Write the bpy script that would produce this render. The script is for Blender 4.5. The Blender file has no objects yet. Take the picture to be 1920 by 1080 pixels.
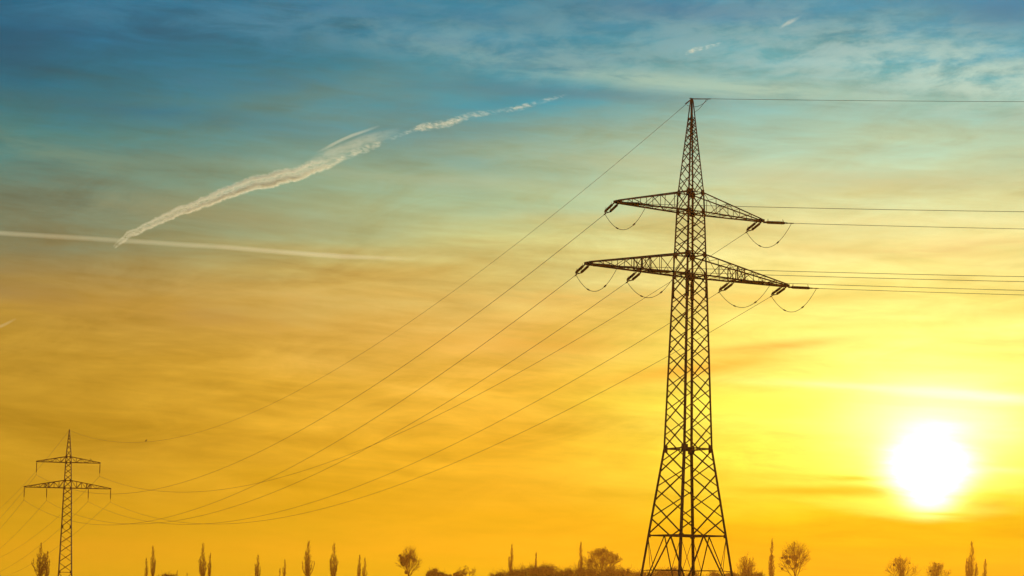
import bpy, bmesh, math, random
from math import radians as rad, sin, cos, pi
from mathutils import Vector, Matrix

S = bpy.context.scene
C = S.collection

# ------------------------------------------------------------------ camera
F = 4000.0                       # focal length in photo pixels (1920 wide)
PITCH, ROLL, EYE, SHIFT = rad(3.72), 0.0165, 1.7, 0.1604
fw = Vector((0, cos(PITCH), sin(PITCH)))
r0 = Vector((1, 0, 0)); u0 = Vector((0, -sin(PITCH), cos(PITCH)))
rt = cos(ROLL) * r0 + sin(ROLL) * u0
up = -sin(ROLL) * r0 + cos(ROLL) * u0
cd = bpy.data.cameras.new('camera')
cd.sensor_width = 36.0; cd.lens = 36.0 * F / 1920.0; cd.shift_y = SHIFT
cd.clip_start = 0.5; cd.clip_end = 150000.0
cam = bpy.data.objects.new('camera', cd); C.objects.link(cam)
M = Matrix((rt, up, -fw)).transposed().to_4x4(); M.translation = (0, 0, EYE)
cam.matrix_world = M
S.camera = cam
YA = 540 + 1920 * SHIFT

def ray(x, y):
    return fw + rt * ((x - 960) / F) - up * ((y - YA) / F)
def at(x, y, Y):                 # the place seen at a photo pixel, Y metres ahead
    d = ray(x, y)
    return Vector((0, 0, EYE)) + d * (Y / d.y)
def azv(x, y):                   # direction of a photo pixel: azimuth and slope
    d = ray(x, y)
    return math.atan2(d.x, d.y), d.z / math.hypot(d.x, d.y)

# ------------------------------------------------------------------ exposure
S.view_settings.view_transform = 'Standard'
S.view_settings.look = 'None'
S.view_settings.exposure = 0.0
S.view_settings.gamma = 1.0
S.view_settings.use_curve_mapping = False
S.render.engine = 'CYCLES'
S.cycles.use_denoising = True
S.cycles.max_bounces = 4
S.cycles.volume_bounces = 0
S.cycles.transparent_max_bounces = 12

# ------------------------------------------------------------------ node helper
class V:
    """a socket in a node tree, with arithmetic"""
    def __init__(s, t, sock): s.t, s.s = t, sock
    def _op(s, op, *args):
        n = s.t.nodes.new('ShaderNodeMath'); n.operation = op
        for i, a in enumerate((s,) + args):
            if isinstance(a, V): s.t.links.new(a.s, n.inputs[i])
            else: n.inputs[i].default_value = a
        return V(s.t, n.outputs[0])
    def __add__(s, o): return s._op('ADD', o)
    def __radd__(s, o): return s._op('ADD', o)
    def __sub__(s, o): return s._op('SUBTRACT', o)
    def __rsub__(s, o): return (s * -1.0) + o
    def __mul__(s, o): return s._op('MULTIPLY', o)
    def __rmul__(s, o): return s._op('MULTIPLY', o)
    def __truediv__(s, o): return s._op('DIVIDE', o)
    def exp(s): return s._op('EXPONENT')
    def abs(s): return s._op('ABSOLUTE')
    def max(s, o): return s._op('MAXIMUM', o)
    def min(s, o): return s._op('MINIMUM', o)
    def pow(s, o): return s._op('POWER', o)
    def sqrt(s): return s._op('SQRT')
    def step(s, a, b, lo=0.0, hi=1.0):
        n = s.t.nodes.new('ShaderNodeMapRange'); n.interpolation_type = 'SMOOTHSTEP'
        s.t.links.new(s.s, n.inputs[0])
        for i, v in zip((1, 2, 3, 4), (a, b, lo, hi)):
            n.inputs[i].default_value = v
        return V(s.t, n.outputs[0])
def xyz(t, x, y, z=0.0):
    n = t.nodes.new('ShaderNodeCombineXYZ')
    for i, a in enumerate((x, y, z)):
        if isinstance(a, V): t.links.new(a.s, n.inputs[i])
        else: n.inputs[i].default_value = a
    return n.outputs[0]
def noise(t, vec, scale=1.0, detail=4.0, rough=0.55, dist=0.0):
    n = t.nodes.new('ShaderNodeTexNoise')
    t.links.new(vec, n.inputs['Vector'])
    n.inputs['Scale'].default_value = scale; n.inputs['Detail'].default_value = detail
    n.inputs['Roughness'].default_value = rough; n.inputs['Distortion'].default_value = dist
    return V(t, n.outputs[0])
def ramp(t, f, stops, interp='LINEAR'):
    n = t.nodes.new('ShaderNodeValToRGB'); t.links.new(f.s, n.inputs[0])
    e = n.color_ramp.elements; n.color_ramp.interpolation = interp
    while len(e) < len(stops): e.new(1.0)
    for el, (p, c) in zip(e, stops):
        el.position = p
        el.color = (c, c, c, 1) if isinstance(c, (int, float)) else (*c, 1)
    return n.outputs[0]
def mix(t, f, a, b, mode='MIX'):
    n = t.nodes.new('ShaderNodeMix'); n.data_type = 'RGBA'; n.blend_type = mode; n.clamp_factor = True
    for i, a_ in ((0, f), (6, a), (7, b)):
        if isinstance(a_, V): t.links.new(a_.s, n.inputs[i])
        elif isinstance(a_, bpy.types.NodeSocket): t.links.new(a_, n.inputs[i])
        elif isinstance(a_, (int, float)): n.inputs[i].default_value = a_
        else: n.inputs[i].default_value = (*a_, 1)
    return n.outputs[2]
def lin(r, g, b):
    f = lambda c: c / 12.92 if c <= 0.04045 else ((c + 0.055) / 1.055) ** 2.4
    return tuple(f(c / 255.0) for c in (r, g, b))

# ------------------------------------------------------------------ sky
SUN_AZ, SUN_V = azv(1740, 888)
SUN_EL = math.atan(SUN_V)
sun_dir = Vector((sin(SUN_AZ) * cos(SUN_EL), cos(SUN_AZ) * cos(SUN_EL), sin(SUN_EL)))

W = bpy.data.worlds.new('World'); S.world = W; W.use_nodes = True
T = W.node_tree; T.nodes.clear()
out = T.nodes.new('ShaderNodeOutputWorld')
tc = T.nodes.new('ShaderNodeTexCoord')
sp = T.nodes.new('ShaderNodeSeparateXYZ'); T.links.new(tc.outputs['Generated'], sp.inputs[0])
dx, dy, dz = (V(T, sp.outputs[i]) for i in range(3))
az = dx._op('ARCTAN2', dy)
hor = (dx * dx + dy * dy).sqrt().max(0.02)
v = dz / hor

def gauss(cx, cy, sx, sy, slope=0.0, bend=0.0):
    """soft streak of the sky centred on a direction; sizes in photo pixels"""
    a, b = azv(cx, cy)
    p = (az - a) * F
    q = (v - b) * F - p * (slope - ROLL)
    if bend: q = q - p * p * bend
    e = (p * (1 / sx)) * (p * (1 / sx)) + (q * (1 / sy)) * (q * (1 / sy))
    return (e * -1.0).exp()

# streaky ice-cloud noise in sky directions (stretched level)
cv = xyz(T, az * 9.0 + v * 10.0, v * 62.0, 0.3)
n1 = noise(T, cv, 1.0, 5.0, 0.55, 0.5)
cv2 = xyz(T, az * 22.0, v * 190.0 + az * 14.0, 4.7)
n2 = noise(T, cv2, 1.0, 5.0, 0.6, 0.3)
cv3 = xyz(T, az * 5.0 - v * 6.0, v * 22.0, 9.1)
n3 = noise(T, cv3, 1.0, 3.0, 0.5, 0.4)
n4 = noise(T, xyz(T, az * 16.0 + v * 14.0, v * 60.0 - az * 7.0, 17.3), 1.0, 6.0, 0.6, 0.9)
fade = v.step(0.02, 0.075)
vw = v + (n4 - 0.5) * 0.022 * fade + (n1 - 0.5) * 0.035 + (n2 - 0.5) * 0.010 + (n3 - 0.5) * 0.045
t = vw / 0.30

def col(stops):
    return [(max(0.0, min(1.0, (1108 - y) / F / 0.30)), lin(*c)) for y, c in sorted(stops, key=lambda s: -s[0])]
LEFT = col([(1080, (196, 163, 20)), (960, (196, 155, 27)), (840, (190, 148, 38)), (720, (185, 145, 47)), (620, (187, 150, 62)), (540, (160, 139, 79)), (440, (120, 127, 95)), (350, (94, 131, 116)), (270, (63, 127, 125)), (180, (2, 111, 132)), (90, (2, 101, 132)), (0, (2, 105, 138)), (-90, (2, 105, 138))])
MID = col([(1080, (193, 173, 6)), (960, (224, 176, 24)), (840, (235, 181, 42)), (720, (237, 185, 62)), (620, (225, 181, 85)), (530, (208, 190, 110)), (440, (192, 197, 133)), (350, (157, 186, 147)), (250, (110, 159, 151)), (130, (2, 135, 155)), (0, (2, 130, 159)), (-90, (2, 130, 159))])
RIGHT = col([(1080, (162, 155, 2)), (1000, (204, 173, 2)), (940, (223, 204, 23)), (840, (235, 235, 69)), (740, (240, 244, 96)), (640, (242, 234, 110)), (540, (240, 227, 131)), (440, (230, 225, 151)), (330, (189, 207, 163)), (230, (144, 191, 174)), (130, (80, 170, 178)), (0, (23, 139, 169)), (-90, (23, 139, 169))])
cl, cm, cr = (ramp(T, t, s) for s in (LEFT, MID, RIGHT))
sa = (az - SUN_AZ).abs() * F                       # distance from the sun's bearing in photo pixels
sky = mix(T, sa.step(180, 820), cr, cm)
sky = mix(T, sa.step(700, 1700), sky, cl)
# grey-gold light and shade of the cloud layers
bright = ((n2 - 0.5) * 0.50 + (n1 - 0.5) * 0.65 + (n4 - 0.5) * 0.75) * (fade * 0.8 + 0.2) + 1.0
sky = mix(T, 1.0, sky, xyz(T, bright, bright, bright), 'MULTIPLY')

def layer(sky, mask, c, amount=1.0):
    return mix(T, mask * amount, sky, lin(*c))
# mottled cirrus, upper right
nc = noise(T, xyz(T, az * 34.0 + v * 30, v * 95.0 - az * 16, 2.0), 1.0, 6.0, 0.62, 0.25)
ncs = nc.step(0.32, 0.68)
sky = layer(sky, gauss(1620, 105, 420, 75, -0.08) * ncs, (178, 214, 205), 0.75)
sky = layer(sky, gauss(1850, 150, 200, 55, -0.15) * ncs, (190, 222, 205), 0.7)
sky = layer(sky, gauss(980, 105, 380, 48, -0.12) * ncs, (130, 176, 178), 0.7)
sky = layer(sky, gauss(1300, 60, 420, 50, -0.05) * ncs, (96, 158, 172), 0.6)
sky = layer(sky, gauss(700, 20, 400, 22, -0.03) * n2.step(0.3, 0.65), (52, 128, 160), 0.6)
sky = layer(sky, gauss(1330, 160, 320, 20, -0.07) * (n2.step(0.3, 0.6)), (170, 204, 182), 0.75)
sky = layer(sky, gauss(1290, 20, 220, 22, -0.05), (14, 104, 148), 0.4)
sky = layer(sky, gauss(1890, 15, 130, 40, 0.0), (8, 108, 152), 0.6)
sky = layer(sky, gauss(0, 85, 120, 70, 0.0), (2, 84, 112), 0.65)
sky = layer(sky, gauss(1060, 175, 230, 14, -0.03), (60, 122, 140), 0.5)
sky = layer(sky, gauss(520, 55, 460, 36, -0.05) * n4.step(0.35, 0.7), (72, 136, 160), 0.7)
sky = layer(sky, gauss(330, 150, 340, 30, 0.03) * n4.step(0.4, 0.7), (50, 118, 138), 0.5)
sky = layer(sky, gauss(250, 205, 300, 18, -0.04) * n2.step(0.3, 0.6), (40, 106, 122), 0.5)
sky = layer(sky, gauss(330, 395, 360, 26, -0.06) * n4.step(0.35, 0.65), (150, 146, 104), 0.5)
sky = layer(sky, gauss(430, 600, 300, 26, -0.05) * n4.step(0.4, 0.7), (180, 138, 66), 0.5)
sky = layer(sky, gauss(560, 560, 300, 22, -0.06) * n4.step(0.4, 0.7), (214, 172, 92), 0.5)
# veil at the left, and the warm brown bank under it
sky = layer(sky, gauss(120, 290, 260, 22, -0.12) * n2.step(0.3, 0.65), (122, 150, 124), 0.5)
sky = layer(sky, gauss(60, 545, 330, 40, -0.05) * n1.step(0.2, 0.7), (146, 112, 62), 0.6)
# brown wisp left of the sun, streaks over and under it
sky = layer(sky, gauss(1450, 650, 140, 11, 0.11) * n2.step(0.1, 0.65), (222, 160, 58), 0.9)
sky = layer(sky, gauss(1320, 690, 170, 16, 0.16) * n2.step(0.1, 0.55), (238, 170, 50), 0.85)
sky = layer(sky, gauss(1540, 765, 330, 26, -0.01), (255, 240, 60), 0.55)

# the sun's own glow, cut below by a bank of thick air
sx_, sy_ = (az - SUN_AZ) * F, (v - SUN_V) * F
lobe = (n2 - 0.5) * 18.0
cut = sy_ + 88.0 - sx_ * sx_ * 0.00055 + lobe
open_ = cut.step(-8.0, 16.0)
open2 = (cut + 2.0).step(-10.0, 42.0)
sxn = sx_ * (1.0 + (sy_ * -1.0 - 10.0).max(0.0) * 0.011)      # narrower where it sinks into the bank
d2 = (sxn * sxn) * 0.92 + (sy_ * sy_)
dist = d2.sqrt()
core = (dist + (n2 - 0.5) * 45.0).step(0.0, 150.0, 1.0, 0.0)
halo = (dist * (-1.0 / 120.0)).exp() * open_
wide = (dist * (-1.0 / 330.0)).exp() * (sy_ + 95.0 + lobe).step(-10.0, 110.0)
streak = 1.0 - (gauss(1590, 916, 120, 7, 0.0) * 0.75 + gauss(1520, 930, 160, 8, 0.02) * 0.6 + gauss(1890, 945, 70, 9, 0) * 0.6)
band = (gauss(1760, 737, 230, 9, -0.06) + gauss(1880, 746, 120, 10, -0.10) + gauss(1540, 722, 140, 6, -0.02) * 0.5 + gauss(1860, 880, 70, 6, -0.05) * 0.7) * (n2 + 0.35)
def rgbmul(f, c): return xyz(T, f * c[0], f * c[1], f * c[2])
sky = mix(T, 1.0, sky, rgbmul(core * core * open2 * 3.0, (1.0, 0.95, 0.8)), 'ADD')
sky = mix(T, 1.0, sky, rgbmul(halo * streak * 1.3, (1.0, 0.85, 0.24)), 'ADD')
sky = mix(T, 1.0, sky, rgbmul(wide * streak * 0.36, (0.9, 0.7, 0.14)), 'ADD')
sky = mix(T, 1.0, sky, rgbmul(gauss(1765, 790, 150, 75, 0.0) * (n1 + 0.4), (0.3, 0.35, 0.55)), 'ADD')
sky = mix(T, 1.0, sky, rgbmul(band * 0.30, (0.6, 0.6, 0.75)), 'ADD')

# orange bars of low cloud across and left of the glow
sky = layer(sky, gauss(1520, 921, 170, 9, 0.01) * n2.step(0.2, 0.55), (255, 186, 22), 0.8)
sky = layer(sky, gauss(1590, 897, 95, 5, 0.02) * n2.step(0.2, 0.55), (255, 205, 24), 0.7)
sky = layer(sky, gauss(1430, 895, 170, 14, 0.0) * n2.step(0.2, 0.6), (254, 192, 30), 0.5)
sky = layer(sky, gauss(1885, 930, 60, 9, -0.02) * n2.step(0.2, 0.6), (255, 222, 26), 0.6)
sky = layer(sky, gauss(1765, 964, 55, 3, 0.0), (255, 214, 20), 0.6)
# beige cloud bars over the bright right side
for cx_, cy_, sx0, sy0, sl_, c_, am in ((1640, 470, 260, 13, -0.03, (228, 200, 118), 0.55), (1830, 460, 150, 16, 0.05, (226, 190, 120), 0.5), (1500, 330, 300, 14, -0.02, (196, 196, 150), 0.45),
        (1700, 345, 260, 18, 0.03, (200, 198, 150), 0.4), (1250, 420, 260, 14, -0.03, (205, 184, 112), 0.5), (1130, 560, 300, 16, 0.02, (236, 186, 92), 0.5),
        (1880, 585, 110, 12, 0.03, (246, 204, 92), 0.5), (1600, 610, 240, 8, 0.03, (255, 214, 84), 0.45), (1420, 560, 180, 12, 0.04, (250, 205, 98), 0.45), (1000, 645, 200, 20, 0.02, (226, 168, 66), 0.5)):
    sky = layer(sky, gauss(cx_, cy_, sx0, sy0, sl_) * n2.step(0.25, 0.65), c_, am)
for cx_, cy_, sx0, sy0, sl_, c_, am in ((800, 335, 330, 16, -0.03, (186, 194, 150), 0.4), (1180, 300, 300, 18, -0.05, (196, 208, 166), 0.45), (1700, 415, 200, 9, 0.0, (252, 244, 176), 0.6),
        (1560, 505, 280, 10, 0.0, (255, 244, 150), 0.5), (1000, 590, 160, 16, 0.08, (248, 206, 104), 0.5), (620, 470, 260, 10, -0.02, (206, 184, 112), 0.4)):
    sky = layer(sky, gauss(cx_, cy_, sx0, sy0, sl_) * n1.step(0.25, 0.65), c_, am)

bg = T.nodes.new('ShaderNodeBackground'); T.links.new(sky, bg.inputs[0]); bg.inputs[1].default_value = 0.95
st = T.nodes.new('ShaderNodeTexSky'); st.sky_type = 'NISHITA'; st.sun_disc = False
st.sun_elevation = SUN_EL; st.sun_rotation = SUN_AZ; st.air_density = 1.6; st.dust_density = 3.0; st.ozone_density = 1.0
bg2 = T.nodes.new('ShaderNodeBackground'); T.links.new(st.outputs[0], bg2.inputs[0]); bg2.inputs[1].default_value = 0.002
ad = T.nodes.new('ShaderNodeAddShader')
T.links.new(bg.outputs[0], ad.inputs[0]); T.links.new(bg2.outputs[0], ad.inputs[1]); T.links.new(ad.outputs[0], out.inputs[0])

# ------------------------------------------------------------------ sun
sl = bpy.data.lights.new('sun', 'SUN'); sl.energy = 3.0; sl.angle = rad(0.5); sl.color = (1.0, 0.84, 0.54)
so = bpy.data.objects.new('sun', sl); C.objects.link(so)
so.rotation_euler = (-sun_dir).to_track_quat('-Z', 'Y').to_euler(); so.location = (60, 100, 80)

# ------------------------------------------------------------------ materials
def mat(name, base, rough=0.8, var=0.25, scale=3.0, metal=0.0):
    m = bpy.data.materials.new(name); m.use_nodes = True
    t_ = m.node_tree; b = t_.nodes['Principled BSDF']
    c_ = t_.nodes.new('ShaderNodeTexCoord')
    n = noise(t_, c_.outputs['Object'], scale, 5.0, 0.6)
    lo = tuple(x * (1 - var) for x in base); hi = tuple(x * (1 + var) for x in base)
    t_.links.new(mix(t_, n.step(0.3, 0.7), lo, hi), b.inputs['Base Color'])
    b.inputs['Specular IOR Level'].default_value = 0.15
    b.inputs['Roughness'].default_value = rough; b.inputs['Metallic'].default_value = metal
    return m
STEEL = mat('weathered_steel', (0.055, 0.034, 0.028), 0.75, 0.3, 2.0)
PLATE = mat('dark_plate_steel', (0.045, 0.030, 0.026), 0.75, 0.3, 5.0)
PORCELAIN = mat('brown_porcelain', (0.05, 0.025, 0.018), 0.4, 0.2, 4.0)
CABLE = mat('cable_aluminium', (0.09, 0.085, 0.08), 0.7, 0.15, 1.0)
CONCRETE = mat('footing_concrete', (0.30, 0.28, 0.25), 0.9, 0.2, 3.0)
BARK = mat('bark', (0.09, 0.048, 0.028), 0.95, 0.3, 1.5)
TWIGS = mat('bare_twigs', (0.12, 0.052, 0.025), 0.95, 0.3, 1.5)
MISTLE = mat('mistletoe_green', (0.05, 0.06, 0.025), 0.9, 0.3, 2.0)
SHRUB = mat('dry_brush', (0.10, 0.050, 0.024), 0.95, 0.35, 0.8)
FEATHER = mat('black_feather', (0.02, 0.02, 0.022), 0.6, 0.2, 30.0)
FIELD = mat('field_grass', (0.06, 0.075, 0.03), 0.95, 0.4, 0.05)

# ------------------------------------------------------------------ mesh helpers
class MB:
    def __init__(s): s.v, s.f = [], []
    def hexa(s, a, b):                      # two rings of equal length joined and capped
        n = len(a); o = len(s.v); s.v += list(a) + list(b)
        s.f.append(tuple(o + i for i in reversed(range(n)))); s.f.append(tuple(o + n + i for i in range(n)))
        for i in range(n):
            j = (i + 1) % n; s.f.append((o + i, o + j, o + n + j, o + n + i))
    def frame(s, p, q, ref=None):
        d = (Vector(q) - Vector(p)).normalized()
        ref = Vector(ref) if ref is not None else (Vector((0, 0, 1)) if abs(d.z) < 0.9 else Vector((1, 0, 0)))
        x = ref - d * ref.dot(d)
        if x.length < 1e-4: x = Vector((0, 1, 0)) - d * d.y
        x.normalize(); return d, x, d.cross(x)
    def bar(s, p, q, w, h=None, ref=None):
        h = h or w; p, q = Vector(p), Vector(q); d, x, y = s.frame(p, q, ref)
        o = [x * (w / 2) * i + y * (h / 2) * j for i, j in ((1, 1), (-1, 1), (-1, -1), (1, -1))]
        s.hexa([p + k for k in o], [q + k for k in o])
    def angle(s, p, q, w, ref=None, th=None):   # L section steel
        th = th or w * 0.22; p, q = Vector(p), Vector(q); d, x, y = s.frame(p, q, ref)
        pr = [(0, 0), (w, 0), (w, th), (th, th), (th, w), (0, w)]
        o = [x * (i - w * 0.35) + y * (j - w * 0.35) for i, j in pr]
        s.hexa([p + k for k in o], [q + k for k in o])
    def tube(s, pts, rads, n=6, ref=None):
        o = len(s.v); pts = [Vector(p) for p in pts]
        if isinstance(rads, (int, float)): rads = [rads] * len(pts)
        x = None
        for i, p in enumerate(pts):
            d = pts[min(i + 1, len(pts) - 1)] - pts[max(i - 1, 0)]
            d = d.normalized() if d.length > 1e-9 else Vector((0, 0, 1))
            if x is None: _, x, _ = s.frame(Vector(), d, ref)
            x = x - d * x.dot(d)
            x = x.normalized() if x.length > 1e-6 else s.frame(Vector(), d)[1]
            y = d.cross(x)
            for k in range(n):
                a = 2 * pi * k / n; s.v.append(p + (x * cos(a) + y * sin(a)) * rads[i])
        for i in range(len(pts) - 1):
            for k in range(n):
                j = (k + 1) % n; a = o + i * n
                s.f.append((a + k, a + j, a + n + j, a + n + k))
        s.f.append(tuple(o + k for k in reversed(range(n)))); e = o + (len(pts) - 1) * n
        s.f.append(tuple(e + k for k in range(n)))
    def box(s, c, d, rz=0.0):
        c = Vector(c); R = Matrix.Rotation(rz, 3, 'Z')
        o = [R @ Vector((i * d[0] / 2, j * d[1] / 2, 0)) for i, j in ((1, 1), (-1, 1), (-1, -1), (1, -1))]
        z = Vector((0, 0, d[2] / 2)); s.hexa([c - z + k for k in o], [c + z + k for k in o])
    def build(s, name, m, parent=None, smooth=False):
        me = bpy.data.meshes.new(name); me.from_pydata([tuple(p) for p in s.v], [], s.f); me.validate(); me.update()
        if smooth: me.polygons.foreach_set('use_smooth', [True] * len(me.polygons))
        me.materials.append(m); o = bpy.data.objects.new(name, me); C.objects.link(o)
        if parent: o.parent = parent
        return o
def tag(o, label, cat, group=None, kind=None):
    if label: o['label'] = label
    if cat: o['category'] = cat
    if group: o['group'] = group
    if kind: o['kind'] = kind
    return o
def empty(name, loc, rz=0.0):
    o = bpy.data.objects.new(name, None); o.location = loc; o.rotation_euler = (0, 0, rz); o.empty_display_size = 2; C.objects.link(o); return o

# ------------------------------------------------------------------ ground
def build_ground():
    m = MB(); rnd = random.Random(2); N = 60; R_ = 3000.0
    for j in range(N + 1):
        for i in range(N + 1):
            a, b = i / N * 2 - 1, j / N * 2 - 1
            x, y = R_ * a * abs(a) ** 0.7, R_ * b * abs(b) ** 0.7 + 100
            m.v.append(Vector((x, y, 0.05 * sin(x * 0.021 + 1) * sin(y * 0.017))))
    for j in range(N):
        for i in range(N):
            a = j * (N + 1) + i; m.f.append((a, a + 1, a + N + 2, a + N + 1))
    g = m.build('ground', FIELD, smooth=True); g['kind'] = 'structure'
build_ground()

# ------------------------------------------------------------------ lattice helpers
def interp(levels, z):
    for (z0, s0), (z1, s1) in zip(levels, levels[1:]):
        if z <= z1: return s0 + (s1 - s0) * (z - z0) / (z1 - z0)
    return levels[-1][1]
FACES = [((1, -1), (1, 1)), ((-1, 1), (-1, -1)), ((1, 1), (-1, 1)), ((-1, -1), (1, -1))]   # +x, -x, +y, -y
def corner(lv, c, z): s = interp(lv, z); return Vector((c[0] * s, c[1] * s, z))
def xpanel(m, lv, face, z0, z1, w, gap=0.12):
    a, b = face; n = Vector(((a[0] + b[0]) / 2, (a[1] + b[1]) / 2, 0))
    g = gap * (z1 - z0) * 0.5
    i = n * 0.015
    m.angle(corner(lv, a, z0 + g) + i, corner(lv, b, z1 - g) + i, w, n)
    m.angle(corner(lv, b, z0 + g) - i * 3, corner(lv, a, z1 - g) - i * 3, w, n)
def panels(lv, z0, z1, n, w, m, stagger):
    """X bracing on four faces, panel height following the width; neighbouring faces half a panel apart"""
    r = (interp(lv, z1) / interp(lv, z0)) ** (1.0 / max(n, 1))
    hs = [r ** k for k in range(n)]; tot = sum(hs); zs = [z0]
    for h in hs: zs.append(zs[-1] + h / tot * (z1 - z0))
    for fi, fc in enumerate(FACES):
        if stagger and fi >= 2 and n > 1:
            mids = [(p + q) / 2 for p, q in zip(zs, zs[1:])]
            for p, q in zip(mids, mids[1:]): xpanel(m, lv, fc, p, q, w)
            for e0, e1 in ((zs[0], mids[0]), (zs[-1], mids[-1])):      # half panels at the ends
                a, b = fc; mid = (corner(lv, a, e0) + corner(lv, b, e0)) / 2
                m.angle(mid, corner(lv, a, e1), w); m.angle(mid, corner(lv, b, e1), w)
        else:
            for p, q in zip(zs, zs[1:]): xpanel(m, lv, fc, p, q, w)
def belt(m, lv, z, w, plan=True):
    for a, b in FACES: m.angle(corner(lv, a, z), corner(lv, b, z), w)
    if plan:
        mids = [(corner(lv, a, z) + corner(lv, b, z)) / 2 for a, b in FACES]
        for i, j in ((0, 2), (2, 1), (1, 3), (3, 0)): m.angle(mids[i], mids[j], w * 0.8)
def gusset(m, lv, c, z, w, h):
    p = corner(lv, c, z)
    m.bar(p + Vector((-c[0] * w / 2, c[1] * 0.03, -h / 2)) , p + Vector((-c[0] * w / 2, c[1] * 0.03, h / 2)), w * 1.3, 0.05, (1, 0, 0))
    m.bar(p + Vector((c[0] * 0.03, -c[1] * w / 2, -h / 2)), p + Vector((c[0] * 0.03, -c[1] * w / 2, h / 2)), 0.05, w * 1.3, (1, 0, 0))

def crossarm(sgn, s_b, s_t, zb, zt, L, tip, n, wc, ww, frame_at=None):
    """a tapering bracket of two lower and two upper chords, laced on every side"""
    m = MB()
    x0b, x0t = s_b, s_t
    def bc(x, k):            # lower chord
        f = (x - x0b) / (L - x0b); return Vector((sgn * x, k * (s_b + (tip - s_b) * f), zb))
    def tc_(x, k):           # upper chord
        f = (x - x0t) / (L - x0t); return Vector((sgn * x, k * (s_t + (tip - s_t) * f), zt + (zb + 0.22 - zt) * f))
    for k in (1, -1):
        m.angle(bc(x0b, k), bc(L, k), wc * 1.15); m.angle(tc_(x0t, k), tc_(L, k), wc)
    xs = [x0b + (L - x0b) * (1 - (1 - i / n) ** 1.0) for i in range(n + 1)]
    for i in range(n):
        a, b = xs[i], xs[i + 1]
        for k in (1, -1):
            if 0 < i: m.angle(bc(a, k), tc_(a, k), ww * 0.8)
            if i < n - 1:
                if i % 2: m.angle(bc(a, k), tc_(b, k), ww)
                else: m.angle(tc_(max(a, x0t), k), bc(b, k), ww)
        m.angle(bc(a, 1 if i % 2 else -1), bc(b, -1 if i % 2 else 1), ww)
        if i: m.angle(bc(a, 1), bc(a, -1), ww); m.angle(tc_(a, 1), tc_(a, -1), ww * 0.8)
    if frame_at:
        for x in (frame_at - 0.55, frame_at + 0.55):
            for k in (1, -1): m.angle(bc(x, k), tc_(x, k), wc * 0.6)
            m.angle(bc(x, 1), bc(x, -1), wc); m.angle(tc_(x, 1), tc_(x, -1), ww)
        for k in (1, -1): m.angle(bc(frame_at - 0.55, k), tc_(frame_at + 0.55, k), ww); m.angle(bc(frame_at + 0.55, k), tc_(frame_at - 0.55, k), ww)
    m.box((sgn * (L - 0.15), 0, zb + 0.1), (0.75, tip * 2 + 0.2, 0.30))          # tip plate
    return m

def insulator(p, q, r=0.15, n=10, sheds=17):
    """long-rod insulator with sheds from p to q, end caps included"""
    m = MB(); p, q = Vector(p), Vector(q); pts, rr = [], []
    def add(f, rad_): pts.append(p.lerp(q, f)); rr.append(rad_)
    add(0, 0.03); add(0.04, 0.03); add(0.045, 0.075); add(0.09, 0.075)
    for i in range(sheds):
        f = 0.1 + 0.8 * i / sheds; h = 0.8 / sheds
        add(f, 0.11); add(f + h * 0.25, r); add(f + h * 0.55, r * 0.88); add(f + h * 0.8, 0.11)
    add(0.91, 0.075); add(0.955, 0.075); add(0.96, 0.03); add(1, 0.03)
    m.tube(pts, rr, n); return m
def hang(p, q, sag, n=14):
    p, q = Vector(p), Vector(q); o = []
    for i in range(n + 1):
        f = i / n; c = p.lerp(q, f); c.z -= 4 * sag * f * (1 - f); o.append(c)
    return o

# ------------------------------------------------------------------ the tall angle pylon
B1 = at(1287, 1100, 245); B1.z = 0
A1 = rad(31.5)
pylon = empty('transmission_pylon', B1, A1)
tag(pylon, 'tall dark steel lattice pylon standing nearest, with paired insulators pulled sideways', 'pylon', 'steel lattice pylons')
R1 = Matrix.Rotation(-A1, 3, 'Z')                      # world direction -> pylon's own axes
to_far = Vector((-162, 455, 0)).normalized()           # line towards the small pylon
to_right = Vector((sin(rad(103)), cos(rad(103)), 0))   # line leaving to the right
LV = [(0, 4.15), (8.33, 3.17), (18.33, 1.95), (38.44, 1.37), (40.86, 1.29), (45.85, 1.14), (48.1, 1.06), (59.0, 0.10)]
for c in ((1, 1), (-1, 1), (-1, -1), (1, -1)):
    m = MB()
    for (z0, s0), (z1, s1) in zip(LV, LV[1:]):
        w = 0.26 if z1 < 19 else 0.22 if z1 < 39 else 0.18 if z1 < 49 else 0.13
        a, b = Vector((c[0] * s0, c[1] * s0, z0)), Vector((c[0] * s1, c[1] * s1, z1))
        m.angle(a, b, w, (-c[0], 0, 0) if c[0] * c[1] > 0 else (0, -c[1], 0), w * 0.3)
    leg = m.build('leg', STEEL, pylon)
    f = MB(); f.tube([(c[0] * 4.2, c[1] * 4.2, -0.4), (c[0] * 4.18, c[1] * 4.18, 0.25), (c[0] * 4.16, c[1] * 4.16, 0.45)], [0.6, 0.55, 0.42], 12); f.build('footing', CONCRETE, pylon)
    if c[0] * c[1] > 0:                                 # climbing bolts on two opposite legs
        b = MB(); z = 3.0
        while z < 57:
            p = corner(LV, c, z); dirn = Vector((c[0], 0, 0)) if int(z / 0.45) % 2 else Vector((0, c[1], 0))
            b.bar(p, p + dirn * 0.22, 0.035); z += 0.45
        b.build('step_bolts', PLATE, leg)['kind'] = 'stuff'
m = MB()
panels(LV, 8.33, 18.33, 3, 0.125, m, True)
panels(LV, 18.33, 38.44, 8, 0.11, m, True)
panels(LV, 38.44, 40.86, 1, 0.10, m, False)
panels(LV, 40.86, 45.85, 3, 0.095, m, True)
panels(LV, 45.85, 48.1, 1, 0.09, m, False)
panels(LV, 48.1, 57.0, 8, 0.075, m, True)
m.build('bracing', STEEL, pylon)
m = MB()
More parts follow.
